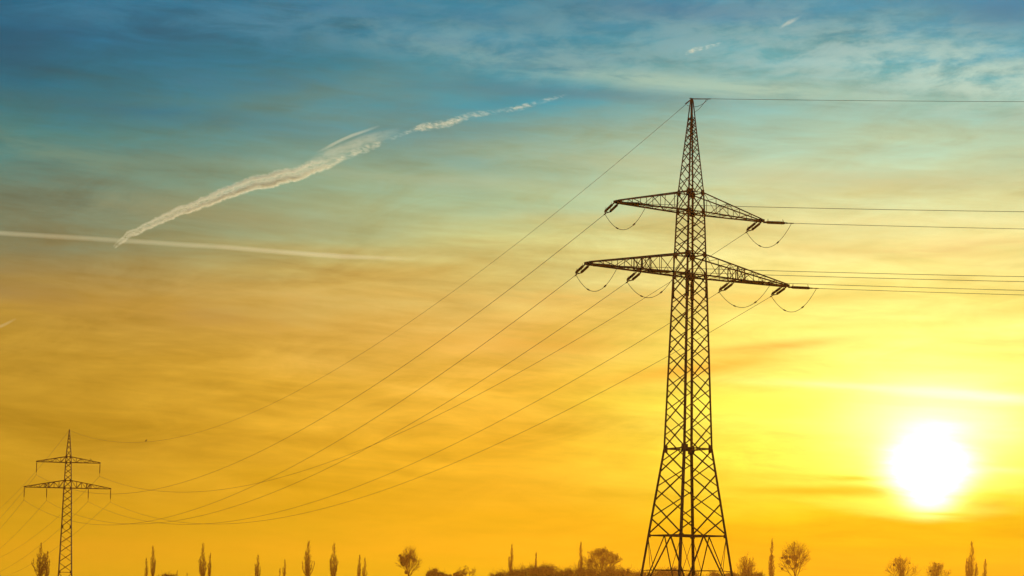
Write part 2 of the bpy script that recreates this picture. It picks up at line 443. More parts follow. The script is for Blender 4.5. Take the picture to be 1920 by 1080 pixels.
for a, b in FACES:                                     # spread feet: inverted V with redundant struts
    top = (corner(LV, a, 8.33) + corner(LV, b, 8.33)) / 2
    for c in (a, b):
        ft = corner(LV, c, 0.4); m.angle(ft, top, 0.14)
        mid = ft.lerp(top, 0.5); z = mid.z
        m.angle(corner(LV, c, 4.3), mid, 0.07); m.angle(corner(LV, c, 8.1), mid, 0.07)
        m.angle(mid, ft.lerp(top, 0.5) + (corner(LV, c, 8.33) - mid) * 0.02, 0.07)
        other = corner(LV, b if c == a else a, 0.4).lerp(top, 0.5)
        if c == a: m.angle(mid, other, 0.06)
m.build('foot_bracing', STEEL, pylon)
for z, w in ((8.33, 0.15), (18.33, 0.14), (38.44, 0.14), (40.86, 0.12), (45.85, 0.12), (48.1, 0.10)):
    m = MB(); belt(m, LV, z, w); m.build('belt', STEEL, pylon)
for z, w, h in ((18.33, 0.42, 0.85), (38.44, 0.36, 0.7), (40.86, 0.36, 0.6), (45.85, 0.34, 0.55), (48.1, 0.34, 0.6), (8.33, 0.3, 0.4), (36.9, 0.22, 2.2)):
    for c in ((1, 1), (-1, 1), (-1, -1), (1, -1)): m = MB(); gusset(m, LV, c, z, w, h); m.build('gusset_plate', PLATE, pylon)
m = MB(); m.box((0, 0, 59.0), (0.22, 0.22, 0.3)); m.bar((-0.3, 0, 59.2), (0.3, 0, 59.2), 0.1); m.build('peak_cap', PLATE, pylon)
UL_, LL_, IN_ = 10.35, 14.2, 6.75
for sgn in (-1, 1):
    crossarm(sgn, 1.14, 1.06, 45.85, 48.1, UL_, 0.28, 5, 0.14, 0.065).build('upper_crossarm', STEEL, pylon)
    crossarm(sgn, 1.37, 1.29, 38.44, 40.86, LL_, 0.28, 7, 0.16, 0.065, IN_).build('lower_crossarm', STEEL, pylon)

ENDS = {}                                              # where the line wires begin, world coordinates
R1i = Matrix.Rotation(A1, 3, 'Z')
def w1(p): return B1 + R1i @ Vector(p)
def strain_set(key, p, d_world, drop, length, skey):
    """two parallel strain insulators with yokes pulling along d_world from arm point p (pylon axes)"""
    d = R1 @ Vector(d_world); d = (d + Vector((0, 0, -drop))).normalized()
    side = d.cross(Vector((0, 0, 1))).normalized() * 0.3
    p = Vector(p)
    y0, y1 = p + d * 0.25, p + d * length
    for k in (1, -1):
        ins = insulator(y0 + side * k, y1 + side * k); ins.bar(p + side * k * 0.9, y0 + side * k + d * 0.15, 0.11)
        s_ = ins.build('insulator_string', PORCELAIN, pylon, True)
        for e, o in ((y0, d * 0.25), (y1, d * -0.25)):
            h = MB(); q = e + o + side * k; h.bar(q, q + Vector((0, 0, 0.38)) + o * 0.6, 0.03); h.build('arcing_horn', PLATE, s_)
    e = y1 + d * 0.35
    m = MB(); m.bar(y1 - side * 1.1, y1 + side * 1.1, 0.07, 0.05); m.bar(y1 - side * 1.1, e, 0.07); m.bar(y1 + side * 1.1, e, 0.07); m.bar(e, e + d * 0.55, 0.1)
    m.build('yoke_plate', PLATE, pylon)
    ENDS[key + skey] = w1(e + d * 0.5)
    return e + d * 0.3
for key, x, z in (('UL', -UL_, 45.8), ('UR', UL_, 45.8), ('LO', -LL_, 38.39), ('LI', -IN_, 38.3), ('RI', IN_, 38.3), ('RO', LL_, 38.39)):
    sg = 1 if x > 0 else -1
    yf = 0.3 if abs(abs(x) - IN_) > 0.1 else 0.85
    pf = (x - sg * 0.1, yf, z); pr = (x + (0.25 if x > 0 else 0.1), -yf if abs(x) == IN_ else 0.0, z)
    a = strain_set(key, pf, to_far, 0.2, 2.75, '_far')
    b = strain_set(key, pr, to_right, 0.06, 2.75, '_right')
    j = MB(); path = hang(a, b, 2.35, 20)
    j.tube(path, 0.032, 6)
    jo = j.build('jumper_wire', CABLE, pylon, True)
    for i in (6, 14):
        w = MB(); dd = (path[i + 1] - path[i - 1]).normalized(); w.bar(path[i] - dd * 0.16, path[i] + dd * 0.16, 0.12); w.build('clamp', PLATE, jo)
ENDS['E_far'] = w1(R1 @ (to_far * 0.5) + Vector((0, 0, 59.05)))
ENDS['E_right'] = w1(R1 @ (to_right * 0.3) + Vector((0, 0, 59.2)))
m = MB()
m.tube(hang(R1 @ (to_far * 1.4) + Vector((0, 0, 58.75)), R1 @ (to_right * 1.9) + Vector((0, 0, 59.05)), 0.5), 0.025)
m.tube(hang((0.25, -0.2, 57.6), R1 @ (to_right * 1.7) + Vector((0, 0, 59.05)), 0.2), 0.025)
for d_, l in ((to_far, 1.8), (to_right, 2.2)):
    d = R1 @ d_; m.bar(Vector((0, 0, 59.15)) + d * 0.2, Vector((0, 0, 59.15)) + d * l + Vector((0, 0, -0.2 if d_ is to_far else -.06)) * l * 0.5, 0.09)
m.build('jumper_wire', CABLE, pylon)

# ------------------------------------------------------------------ the small suspension pylon far off
D2 = 700.0
B2 = at(121.5, 1094, D2); B2.z = 0
A2 = rad(9)
far = empty('transmission_pylon', B2, A2)
tag(far, 'small distant lattice pylon with insulators hanging straight down from both crossarms', 'pylon', 'steel lattice pylons')
LF = [(0, 2.5), (5.4, 2.1), (20.3, 1.6), (33.0, 1.26), (35.5, 1.12), (41.4, 0.95), (43.3, 0.88), (52.0, 0.10)]
for c in ((1, 1), (-1, 1), (-1, -1), (1, -1)):
    m = MB()
    for (z0, s0), (z1, s1) in zip(LF, LF[1:]):
        w = 0.26 if z1 < 34 else 0.22
        m.angle((c[0] * s0, c[1] * s0, z0), (c[0] * s1, c[1] * s1, z1), w, (-c[0], 0, 0), w * 0.35)
    m.build('leg', STEEL, far)
    f = MB(); f.tube([(c[0] * 2.52, c[1] * 2.52, -0.4), (c[0] * 2.5, c[1] * 2.5, 0.4)], [0.5, 0.4], 10); f.build('footing', CONCRETE, far)
m = MB()
for z0, z1, n in ((0.3, 5.4, 1), (5.4, 20.3, 5), (20.3, 33.0, 5), (33.0, 35.5, 1), (35.5, 41.4, 3), (41.4, 43.3, 1), (43.3, 50.5, 5)):
    panels(LF, z0, z1, n, 0.13, m, False)
m.build('bracing', STEEL, far)
for z in (5.4, 33.0, 35.5, 41.4, 43.3):
    m = MB(); belt(m, LF, z, 0.16, False); m.build('belt', STEEL, far)
for z in (5.4, 20.3, 33.0, 35.5, 41.4, 43.3):
    for c in ((1, 1), (-1, 1), (-1, -1), (1, -1)): m = MB(); gusset(m, LF, c, z, 0.45, 0.7); m.build('gusset_plate', PLATE, far)
m = MB(); m.box((0, 0, 52.1), (0.3, 0.3, 0.5)); m.build('peak_cap', PLATE, far)
FAR = {'E': B2 + Vector((0, 0, 52.1))}
R2 = Matrix.Rotation(A2, 3, 'Z')
for sgn in (-1, 1):
    crossarm(sgn, 0.95, 0.88, 41.4, 43.3, 10.2, 0.2, 6, 0.2, 0.13).build('upper_crossarm', STEEL, far)
    crossarm(sgn, 1.26, 1.12, 33.0, 35.5, 13.9, 0.2, 8, 0.2, 0.13, 6.7).build('lower_crossarm', STEEL, far)
for key, x, z in (('UL', -10.2, 41.4), ('UR', 10.2, 41.4), ('LO', -13.9, 33.0), ('LI', -6.7, 33.0), ('RI', 6.7, 33.0), ('RO', 13.9, 33.0)):
    s_ = insulator((x, 0, z), (x, 0, z - 3.5), 0.15, 8, 12).build('insulator_string', PORCELAIN, far)
    k = MB(); k.bar((x, 0, z - 3.5), (x, 0, z - 4.2), 0.06); k.bar((x, -0.4, z - 4.25), (x, 0.4, z - 4.25), 0.12); k.build('suspension_clamp', PLATE, s_)
    FAR[key] = B2 + R2 @ Vector((x, 0, z - 4.25))

# ------------------------------------------------------------------ wires
def wire(path, r0, label, group, r1=None):
    m = MB(); n = len(path); r1 = r1 or r0
    m.tube(path, [r0 + (r1 - r0) * i / (n - 1) for i in range(n)], 6)
    return tag(m.build('power_line', CABLE, None, True), label, 'power line', group)
SAG = {'E': 17.4, 'UL': 16.75, 'LO': 16.75, 'LI': 16.25, 'UR': 15.5, 'RI': 16.0, 'RO': 15.75}
WHERE = {'E': 'the peak', 'UL': 'upper left arm', 'UR': 'upper right arm', 'LO': 'lower left arm tip',
         'LI': 'lower left arm middle', 'RI': 'lower right arm middle', 'RO': 'lower right arm tip'}
EARTH = None
for k in ('E', 'UL', 'UR', 'LO', 'LI', 'RI', 'RO'):
    r = 0.022 if k == 'E' else 0.028
    p = hang(ENDS[k + '_far'], FAR[k], SAG[k], 90)
    if k == 'E': EARTH = p
    wire(p, r, 'sagging wire from %s of tall pylon to small pylon' % WHERE[k], 'wires between the two pylons', r * 1.15)
    # on from the small pylon, straight ahead to the lower left
    d = Vector((-140, 405, 0))
    dn = d.normalized(); on = [FAR[k] + dn * (9.0 * i) + Vector((0, 0, -0.1116 * 9 * i + 1.157e-4 * (9 * i) ** 2)) for i in range(52)]
    wire(on, 0.034, 'faint wire dropping left beyond small pylon from its %s' % WHERE[k].replace('the ', ''), 'wires beyond the small pylon')
    # leaving the tall pylon to the right
    s = ENDS[k + '_right']; path = []
    for i in range(60):
        tt = 330.0 * (i / 59.0) ** 1.3
        path.append(s + to_right * tt + Vector((0, 0, -0.052 * tt + 0.00017 * tt * tt)))
    wire(path, r, 'level wire running off past the sun from %s of tall pylon' % WHERE[k], 'wires running off beside the sun')

# ------------------------------------------------------------------ birds
def bird(base, yaw, size, label):
    o = empty('bird', base, yaw); s = size
    m = MB()
    m.tube([(-0.30 * s, 0, 0.10 * s), (-0.2 * s, 0, 0.15 * s), (-0.08 * s, 0, 0.24 * s), (0.06 * s, 0, 0.36 * s), (0.11 * s, 0, 0.46 * s), (0.15 * s, 0, 0.52 * s), (0.21 * s, 0, 0.54 * s), (0.25 * s, 0, 0.53 * s), (0.34 * s, 0, 0.51 * s)],
           [0.015 * s, 0.05 * s, 0.11 * s, 0.12 * s, 0.085 * s, 0.065 * s, 0.06 * s, 0.03 * s, 0.005 * s], 10)
    m.build('body', FEATHER, o, True)
    for k in (1, -1):
        w = MB(); w.tube([(0.09 * s, 0.1 * s * k, 0.38 * s), (-0.05 * s, 0.125 * s * k, 0.28 * s), (-0.26 * s, 0.05 * s * k, 0.13 * s)], [0.03 * s, 0.05 * s, 0.01 * s], 6); w.build('wing', FEATHER, o)
        l = MB(); l.bar((0, 0.04 * s * k, 0), (0.0, 0.04 * s * k, 0.22 * s), 0.02 * s); l.build('leg', FEATHER, o)
    return tag(o, label, 'bird', 'birds resting on the line')
i_ = min(range(len(EARTH)), key=lambda i: (EARTH[i] - at(276, 824, EARTH[i].y)).length)
bird(EARTH[i_] + Vector((0, 0, 0.02)), 0.4, 1.15, 'dark bird perched on the top wire right of the small pylon')
bird(B2 + R2 @ Vector((7.2, 0, 42.33)), 2.9, 1.0, 'dark bird sitting on the upper crossarm of the small pylon')

# ------------------------------------------------------------------ trees
def grow(m, p, d, L, r, lvl, P, rnd):
    """a limb with curved path, then its side limbs"""
    n = 4 if lvl < 2 else 3
    env = P.get('env')
    if env:
        if env(p) > 1.06: return
        while L > 0.25 and env(p + d * L) > 1.0: L *= 0.82
    pts, rr = [p.copy()], [r]; q = p.copy(); dd = d.copy()
    tip = P.get('tip', 0.35)
    for i in range(n):
        dd = (dd + Vector((rnd.gauss(0, 1), rnd.gauss(0, 1), rnd.gauss(0, .6))) * P['wob'] + Vector((0, 0, P['lift']))).normalized()
        q = q + dd * (L / n); pts.append(q.copy()); rr.append(max(P['rmin'], r * (1 - (1 - tip) * (i + 1) / n)))
    m.tube(pts, rr, 5 if lvl == 0 else 3)
    if lvl >= P['levels']: return
    k = P['kids'][lvl]
    for i in range(k):
        f = P['from'][lvl] + (1 - P['from'][lvl]) * (i + rnd.random()) / k
        x = f * n; a = min(int(x), n - 1); base = pts[a].lerp(pts[a + 1], x - a)
        ax = (pts[a + 1] - pts[a]).normalized()
        side = Vector((rnd.gauss(0, 1), rnd.gauss(0, 1), rnd.gauss(0, 1))); side = (side - ax * side.dot(ax)).normalized()
        ang = rad(P['ang'][lvl] * rnd.uniform(0.7, 1.25))
        nd = ax * cos(ang) + side * sin(ang)
        grow(m, base, nd, L * P['len'][lvl] * rnd.uniform(0.65, 1.2) * (1 - P['cone'] * f if lvl == 0 else 1), max(P['rmin'], rr[a] * P['thin']), lvl + 1, P, rnd)
def mistletoe(parent, p, r, rnd):
    m = MB()
    for i in range(int(420 * max(1, r))):
        d = Vector((rnd.gauss(0, 1), rnd.gauss(0, 1), rnd.gauss(0, 1))).normalized(); c = p + d * r * rnd.random() ** 0.45
        a = Vector((rnd.gauss(0, 1), rnd.gauss(0, 1), rnd.gauss(0, 1))).normalized(); b = a.cross(d).normalized(); s = r * 0.24
        o = len(m.v); m.v += [c - a * s, c + b * s * 0.5, c + a * s, c - b * s * 0.5]; m.f.append((o, o + 1, o + 2, o + 3))
    m.build('mistletoe', MISTLE, parent)
def tree(name, px, top, Y, kind, seed, label, cat, group, width=None, balls=(), dense=False):
    rnd = random.Random(seed); Y *= 1.4
    base = at(px, 1110, Y); base.z = 0
    H = at(px, top, Y).z
    o = empty(name, base, 0); tag(o, label, cat, group)
    P = {'rmin': 0.032 * Y / 900, 'thin': 0.5, 'cone': 0.0}
    tr = MB(); cr = MB()
    wpx = (width or 20) * Y / F / 2          # half width in metres
    if kind == 'poplar':
        P.update(levels=3, wob=0.04, lift=0.06, tip=0.3, thin=0.6, kids=[0, 0, 3]); P['from'] = [0, 0, 0.25]; P['ang'] = [0, 0, 24]; P['len'] = [0, 0, 0.6]
        stems = [(0.0, 0.0, 0.0, H, 1.0)]                    # a plume per stem: (start, offset x, offset y, top, thickness)
        for i in range(max(1, int((width or 12) / 3.2))):
            a = rnd.random() * 2 * pi; q = rnd.uniform(0.35, 0.85)
            stems.append((H * rnd.uniform(0.10, 0.35), cos(a) * wpx * q, sin(a) * wpx * q, H * (0.98 - 0.40 * q) * rnd.uniform(0.86, 1.0), 0.65))
        for z0, ox, oy, z1, thick in stems:
            n = 8; pts = []; hs = z1 - z0; pw = min(wpx * (0.60 if thick == 1.0 else 0.52), 2.9)
            for j in range(n + 1):
                f = j / n; g = 1 - (1 - f) ** 2.4
                pts.append(Vector((ox * g + rnd.gauss(0, .06) * wpx * f, oy * g + rnd.gauss(0, .04) * wpx * f, z0 + hs * f)))
            (tr if thick == 1.0 else cr).tube(pts, [max(0.04, 0.30 * thick * (1 - j / n)) for j in range(n + 1)], 5)
            k = int(hs * (6.0 if thick == 1.0 else 5.0))
            for j in range(k):
                f = 0.06 + 0.93 * (j + rnd.random()) / k; x = f * n; i0 = min(int(x), n - 1); b = pts[i0].lerp(pts[i0 + 1], x - i0)
                a = rnd.random() * 2 * pi; L = hs * (0.055 + 0.06 * (1 - f)) * rnd.uniform(0.6, 1.2); sh = max(0.12, min(1.0, f * 3.5) * min(1.0, (1 - f) / 0.24) ** 0.65)
                o_ = min(0.85, pw * sh * rnd.uniform(0.35, 1.15) / L)
                grow(cr, b, Vector((cos(a) * o_, sin(a) * o_, 1)).normalized(), L, 0.06, 2, P, rnd)
    elif kind == 'round':
        P.update(levels=4, wob=0.10, lift=0.03, kids=[0, 7, 6, 3] if not dense else [0, 8, 6, 4], tip=0.35, thin=0.52); P['rmin'] *= 0.8
        P['from'] = [0.3, 0.22, 0.2, 0.15]; P['ang'] = [30, 34, 32, 30]; P['len'] = [0.6, 0.55, 0.55, 0.55]
        zc, rz_ = H * 0.60, H * 0.40
        P['env'] = lambda q: math.sqrt((q.x / wpx) ** 2 + (q.y / wpx) ** 2 + (max(0.0, q.z - zc) / rz_) ** 2) * (1 + 0.16 * sin(q.x * 1.1 + seed) * cos(q.z * 0.9 + q.y * 0.8)) * (1.0 if dense else rnd.uniform(0.82, 1.12))
        z0 = H * 0.30
        tr.tube([(0, 0, 0), (0.1, 0.05, z0 * 0.6), (0, 0, z0 * 1.3), (0.1, 0, H * 0.62)], [0.55, 0.42, 0.34, 0.16], 8)
        n = 10
        for i in range(n):
            a = 2 * pi * (i * 3 + rnd.random() * 0.8) / n; s_ = (0.12, 0.95, 0.55, 0.9)[i % 4] * rnd.uniform(0.85, 1.1)
            tgt = Vector((cos(a) * wpx * s_, sin(a) * wpx * s_, H * (1.02 - 0.34 * s_ * s_)))
            b = Vector((0, 0, z0 * rnd.uniform(0.8, 1.5))); v_ = tgt - b
            grow(cr, b, v_.normalized(), v_.length * 0.97, 0.24, 1, P, rnd)
        if dense:                                            # clumps of fine twigs along the rim of the crown
            for i in range(44):
                a = rnd.random() * 2 * pi; s_ = rnd.random() ** 0.6
                c = Vector((cos(a) * wpx * s_ * 0.9, sin(a) * wpx * s_ * 0.9, zc + rz_ * 0.92 * math.sqrt(max(0.0, 1 - s_ * s_)) - rnd.random() ** 2 * rz_ * 0.9)); r = wpx * rnd.uniform(0.10, 0.19)
                for j in range(110):
                    d = Vector((rnd.gauss(0, 1), rnd.gauss(0, 1), rnd.gauss(0, 1))).normalized() * rnd.random() ** 0.35
                    p = c + d * r; u_ = Vector((rnd.gauss(0, 1), rnd.gauss(0, 1), rnd.gauss(0, 1))).normalized(); w_ = u_.orthogonal().normalized(); q_ = rnd.uniform(0.12, 0.34)
                    k = len(cr.v); cr.v += [p - u_ * q_, p + w_ * q_ * 0.5, p + u_ * q_, p - w_ * q_ * 0.5]; cr.f.append((k, k + 1, k + 2, k + 3))
    elif kind == 'umbrella':
        P.update(levels=4, wob=0.14, lift=-0.03, tip=0.5, thin=0.6, kids=[0, 5, 5, 5]); P['from'] = [0, .45, .3, .2]; P['ang'] = [0, 45, 45, 45]; P['len'] = [0, .5, .5, .5]
        tr.tube([(0, 0, 0), (0.15, 0, H * 0.4), (-0.1, 0, H * 0.6)], [0.32, 0.24, 0.2], 7)
        for i in range(6):
            a = 2 * pi * (i + rnd.random() * .6) / 6; tgt = Vector((cos(a) * wpx * .8, sin(a) * wpx * .8, H * 0.93)); b = Vector((0, 0, H * .5)); v_ = tgt - b
            grow(cr, b, v_.normalized(), v_.length * .8, 0.18, 1, P, rnd)
    elif kind == 'bush':
        P.update(levels=3, wob=0.15, lift=0.04, tip=0.5, thin=0.6, kids=[0, 5, 4]); P['from'] = [0, .2, .2]; P['ang'] = [0, 38, 40]; P['len'] = [0, .5, .45]
        tr.tube([(0, 0, 0), (0.05, 0, H * 0.3), (0, 0, H * 0.5)], [0.25, 0.2, 0.12], 6)
        lobes = []
        for i in range(26):
            a = rnd.random() * 2 * pi; q = rnd.random() ** 0.55 * 0.9; r = min(wpx * rnd.uniform(0.22, 0.40), H * 0.22)
            top_ = H * (1.0 - 0.17 * q * q) * rnd.uniform(0.80, 1.0) if i % 3 else H * rnd.uniform(0.5, 0.8)
            lobes.append((Vector((cos(a) * wpx * q, sin(a) * wpx * q * 0.8, max(top_ - r * 0.9, r * 0.5))), r))
        lobes.append((Vector((0, 0, H - wpx * 0.32)), wpx * 0.32))
        for c, r in lobes:
            rz = r
            for i in range(230):
                d = Vector((rnd.gauss(0, 1), rnd.gauss(0, 1), rnd.gauss(0, 1))).normalized() * rnd.random() ** 0.4
                p = c + Vector((d.x * r, d.y * r, d.z * rz)); p.z = max(p.z, 0.1)
                a = Vector((rnd.gauss(0, 1), rnd.gauss(0, 1), rnd.gauss(0, 1))).normalized(); b = a.orthogonal().normalized(); s_ = rnd.uniform(0.12, 0.32) * Y / 800
                k = len(cr.v); cr.v += [p - a * s_, p + b * s_ * 0.45, p + a * s_, p - b * s_ * 0.45]; cr.f.append((k, k + 1, k + 2, k + 3))
            for i in range(7):
                d = Vector((rnd.gauss(0, 1), rnd.gauss(0, 1), abs(rnd.gauss(0, 1)) + .5)).normalized(); grow(cr, c, d, r * rnd.uniform(1.1, 1.75), 0.05, 2, P, rnd)
    tr.build('trunk', BARK, o)
    if cr.v: cr.build('crown', SHRUB if kind == 'bush' else TWIGS, o)
    for bx, by, br in balls:
        q = at(bx, by, Y) - base; q.y = rnd.uniform(-0.5, 0.5) * wpx * 0.5
        mistletoe(o, q, br * Y / F, rnd)
    return o

PG, TG, BG = 'bare poplars along the horizon', 'bare broad trees along the horizon', 'bushes along the horizon'
POP = [  # px, top, depth, width
    (74, 1021, 900, 26, 'broad bare poplar with many spires beside the small pylon'),
    (87, 1035, 930, 12, 'shorter poplar spire touching the broad poplar beside the small pylon'),
    (285, 1026, 980, 11, 'slim poplar spire, tallest of the pair right of the small pylon'),
    (273, 1048, 985, 8, 'lower stem leaning against the slim poplar right of the small pylon'),
    (378, 1022, 960, 18, 'poplar with a forked crown, third group from the left edge'),
    (392, 1040, 965, 9, 'side stem at the right of the fork-crowned poplar'),
    (482, 1042, 980, 15, 'short lone poplar left of the tall poplar pair'),
    (533, 1051, 990, 8, 'small poplar tip just left of the tall poplar pair'),
    (524, 1067, 990, 5, 'lowest poplar tip beside the small one left of the tall pair'),
    (577, 1018, 940, 19, 'left and taller of the two full poplars in the middle'),
    (625, 1022, 940, 19, 'right one of the two full poplars in the middle'),
    (673, 1043, 970, 9, 'twin-tipped low poplar right of the two full poplars, left tip'),
    (683, 1048, 970, 9, 'twin-tipped low poplar right of the two full poplars, right tip'),
    (958, 1025, 960, 12, 'thin poplar rising over the left end of the thicket'),
    (1004, 1039, 985, 8, 'faint short poplar above the thicket, beside the thin poplar'),
    (1088, 1020, 1000, 10, 'pale slender poplar left of the big round tree'),
    (1447, 1016, 960, 13, 'tall slender poplar next to the mistletoe tree right of the tall pylon'),
    (1822, 1020, 960, 18, 'tall poplar below and right of the sun'),
    (1847, 1050, 970, 11, 'short poplar beside the tall one below the sun'),
    (1812, 1050, 968, 8, 'low stem hugging the left flank of the tall poplar below the sun'),
    (331, 1070, 1000, 5, 'tiny treetop left of the fork-crowned poplar'),
    (350, 1074, 1000, 5, 'tiniest treetop, at the foot of the fork-crowned poplar'),
]
for i, (px, top, Y, w, lab) in enumerate(POP):
    tree('poplar', px, top, Y, 'poplar', 100 + i, lab, 'tree', PG, w * 1.45)
tree('mistletoe_tree', 766, 1027, 850, 'round', 7, 'bare tree with one dark cluster of mistletoe, alone left of the thicket', 'tree', TG, 46,
     [(754, 1048, 5), (765, 1044, 5), (757, 1056, 6), (764, 1052, 5), (776, 1050, 4), (750, 1042, 3), (762, 1073, 4), (770, 1045, 4)])
tree('broad_tree', 1127, 1029, 800, 'round', 12, 'big round-crowned tree rising from the thicket left of the tall pylon', 'tree', TG, 84, (), True)
tree('broad_tree', 1398, 1043, 850, 'round', 13, 'small round bare tree close to the right foot of the tall pylon', 'tree', TG, 38)
tree('mistletoe_tree', 1490, 1020, 850, 'round', 14, 'spreading bare tree full of dark mistletoe balls beside slender poplar', 'tree', TG, 66,
     [(1490, 1046, 5.5), (1477, 1054, 5), (1473, 1045, 4), (1482, 1044, 3), (1466, 1046, 2.5), (1507, 1046, 2), (1493, 1060, 4), (1475, 1033, 2), (1466, 1066, 2.5), (1488, 1066, 2)])
tree('mistletoe_tree', 1690, 1046, 850, 'round', 15, 'wide bare tree with two mistletoe balls directly under the sun', 'tree', TG, 62,
     [(1677, 1059, 2.8), (1692, 1071, 2.8), (1706, 1056, 1.5)])
tree('mistletoe_tree', 1755, 1056, 860, 'round', 16, 'low bare tree with a mistletoe ball, between the sun and tall poplar', 'tree', TG, 58,
     [(1745, 1071, 2.6), (1754, 1070, 1.8)])
tree('umbrella_tree', 876, 1063, 830, 'umbrella', 17, 'small flat-topped tree between the dark bushes and the thicket', 'tree', TG, 27)
BUSH = [
    (815, 1065, 800, 24, 'dark domed bush right of the lone mistletoe tree'),
    (836, 1076, 800, 18, 'low bush between the two dark domed bushes'),
    (858, 1072, 800, 14, 'dark little bush at the foot of the flat-topped tree'),
    (938, 1072, 790, 34, 'low bush at the left end of the thicket'),
    (966, 1067, 785, 40, 'bush under the thin poplar in the thicket'),
    (1000, 1060, 780, 46, 'rounded bush in the thicket under the short faint poplar'),
    (1026, 1058, 775, 44, 'tallest bush of the thicket, left of the big round tree'),
    (1064, 1066, 770, 38, 'bush below the pale slender poplar'),
    (1096, 1062, 770, 44, 'bush at the left foot of the big round tree'),
    (1138, 1062, 765, 60, 'bush right under the crown of the big round tree'),
    (1175, 1066, 770, 40, 'bush at the right foot of the big round tree'),
    (1205, 1071, 775, 36, 'bush behind the left foot of the tall pylon'),
    (1238, 1069, 780, 34, 'bush between the left and middle legs of the tall pylon'),
    (1262, 1064, 780, 30, 'bush just left of the middle legs of the tall pylon'),
    (1300, 1071, 780, 36, 'bush seen between the middle legs of the tall pylon'),
    (1338, 1072, 785, 40, 'bush between the middle and right legs of the tall pylon'),
    (1372, 1073, 790, 30, 'bush behind the right foot of the tall pylon'),
    (1400, 1068, 790, 34, 'bush at the foot of the small round bare tree'),
    (1424, 1074, 790, 26, 'low bush at the right end of the thicket'),
    (312, 1077, 900, 40, 'low scrub between the slim poplar and fork-crowned poplar'),
]
for i, (px, top, Y, w, lab) in enumerate(BUSH):
    tree('bush', px, top, Y, 'bush', 300 + i, lab, 'bush', BG, w * 1.4)

# ------------------------------------------------------------------ contrails: long clouds of ice, tens of kilometres off
def contrail(p0, p1, pts, dens, label, grain, stretch, skew, hole, seed, Y=40000.0, ridged=False, puffy=False, warp=120.0):
    """pts: (x, y, half width) in photo pixels along the trail; dens: (fraction, density)"""
    a, b = at(*p0, Y), at(*p1, Y)
    L = (b - a).length; X = (b - a).normalized(); Yv = Vector((0, 1, 0)); Yv = (Yv - X * Yv.dot(X)).normalized(); Z = X.cross(Yv)
    k = Y / F
    prof = []
    for x, y, w in pts:
        q = at(x, y, Y) - a; prof.append((q.dot(X), q.dot(Z), w * k))
    prof.sort()
    cmax = max(abs(c) for _, c, _ in prof) + 1.0; wmax = max(w for _, _, w in prof)
    def val(x, j):
        for p, q in zip(prof, prof[1:]):
            if x <= q[0]:
                f = max(0.0, min(1.0, (x - p[0]) / (q[0] - p[0]))); return p[j] + (q[j] - p[j]) * f
        return prof[-1][j]
    m = MB(); N = 90
    cs = [val(L * i / N, 1) for i in range(N + 1)]
    m.tube([(L * i / N, 0, cs[i]) for i in range(N + 1)], [val(L * i / N, 2) * 1.12 for i in range(N + 1)], 16, (0, 1, 0))
    mt = bpy.data.materials.new('ice_cloud'); mt.use_nodes = True; t_ = mt.node_tree; t_.nodes.clear()
    o_ = t_.nodes.new('ShaderNodeOutputMaterial'); pv = t_.nodes.new('ShaderNodeVolumePrincipled')
    for nm in ('Density Attribute', 'Color Attribute', 'Temperature Attribute'):
        if nm in pv.inputs: pv.inputs[nm].default_value = ''
    pv.inputs['Color'].default_value = (0.98, 0.98, 0.98, 1); pv.inputs['Anisotropy'].default_value = 0.45
    t_.links.new(pv.outputs[0], o_.inputs['Volume'])
    tc_ = t_.nodes.new('ShaderNodeTexCoord'); s_ = t_.nodes.new('ShaderNodeSeparateXYZ'); t_.links.new(tc_.outputs['Object'], s_.inputs[0])
    x, y, z = (V(t_, s_.outputs[i]) for i in range(3))
    f = x / L
    rc = ramp(t_, f, [(max(0, min(1, p[0] / L)), p[1] / cmax * 0.5 + 0.5) for p in prof])
    rw = ramp(t_, f, [(max(0, min(1, p[0] / L)), p[2] / wmax) for p in prof])
    rd = V(t_, ramp(t_, f, dens))
    c = (V(t_, rc) - 0.5) * (2 * cmax); w = (V(t_, rw) * wmax).max(1.0)
    big = noise(t_, xyz(t_, x / 1500.0, y / 900.0, z / 900.0 + seed), 1.0, 2.0, 0.5)
    zz = (z - c + (big - 0.5) * warp) / w; yy = y / w
    fall = (1.0 - (zz * zz + yy * yy)).max(0.0)
    n = noise(t_, xyz(t_, (x + z * skew) / (grain * stretch), y / (grain * 1.4), z / grain + seed), 1.0, 5.0, 0.62, 0.6)
    d = fall * n.step(hole, hole + 0.28) * rd
    if puffy:                                          # torn into uneven puffs
        d = d * noise(t_, xyz(t_, x / 330.0, 0.0, seed), 1.0, 2.0, 0.7).step(0.36, 0.58, 0.08, 1.25)
    if ridged:                                         # two rolled-up edges with thin ribs between them
        zz = zz + (noise(t_, xyz(t_, x / 300.0, 0.0, seed + 5.0), 1.0, 3.0, 0.6) - 0.5) * 1.5
        q1 = (zz + 0.52) * 3.4; q2 = (zz - 0.55) * 5.5
        d = (1.0 - (zz * zz + yy * yy)).max(0.0).pow(0.6) * rd * ((q1 * q1 * -1.0).exp() * 1.5 * n.step(0.28, 0.6) + (q2 * q2 * -1.0).exp() * 0.75 + n.step(hole, hole + 0.22) * 0.75)
    t_.links.new(d.s, pv.inputs['Density'])
    mt.cycles.volume_step_rate = 0.02
    ob = m.build('contrail', mt); ob.matrix_world = Matrix.Translation(a) @ Matrix((X, Yv, Z)).transposed().to_4x4()
    return tag(ob, label, 'contrail', 'contrails across the sky')
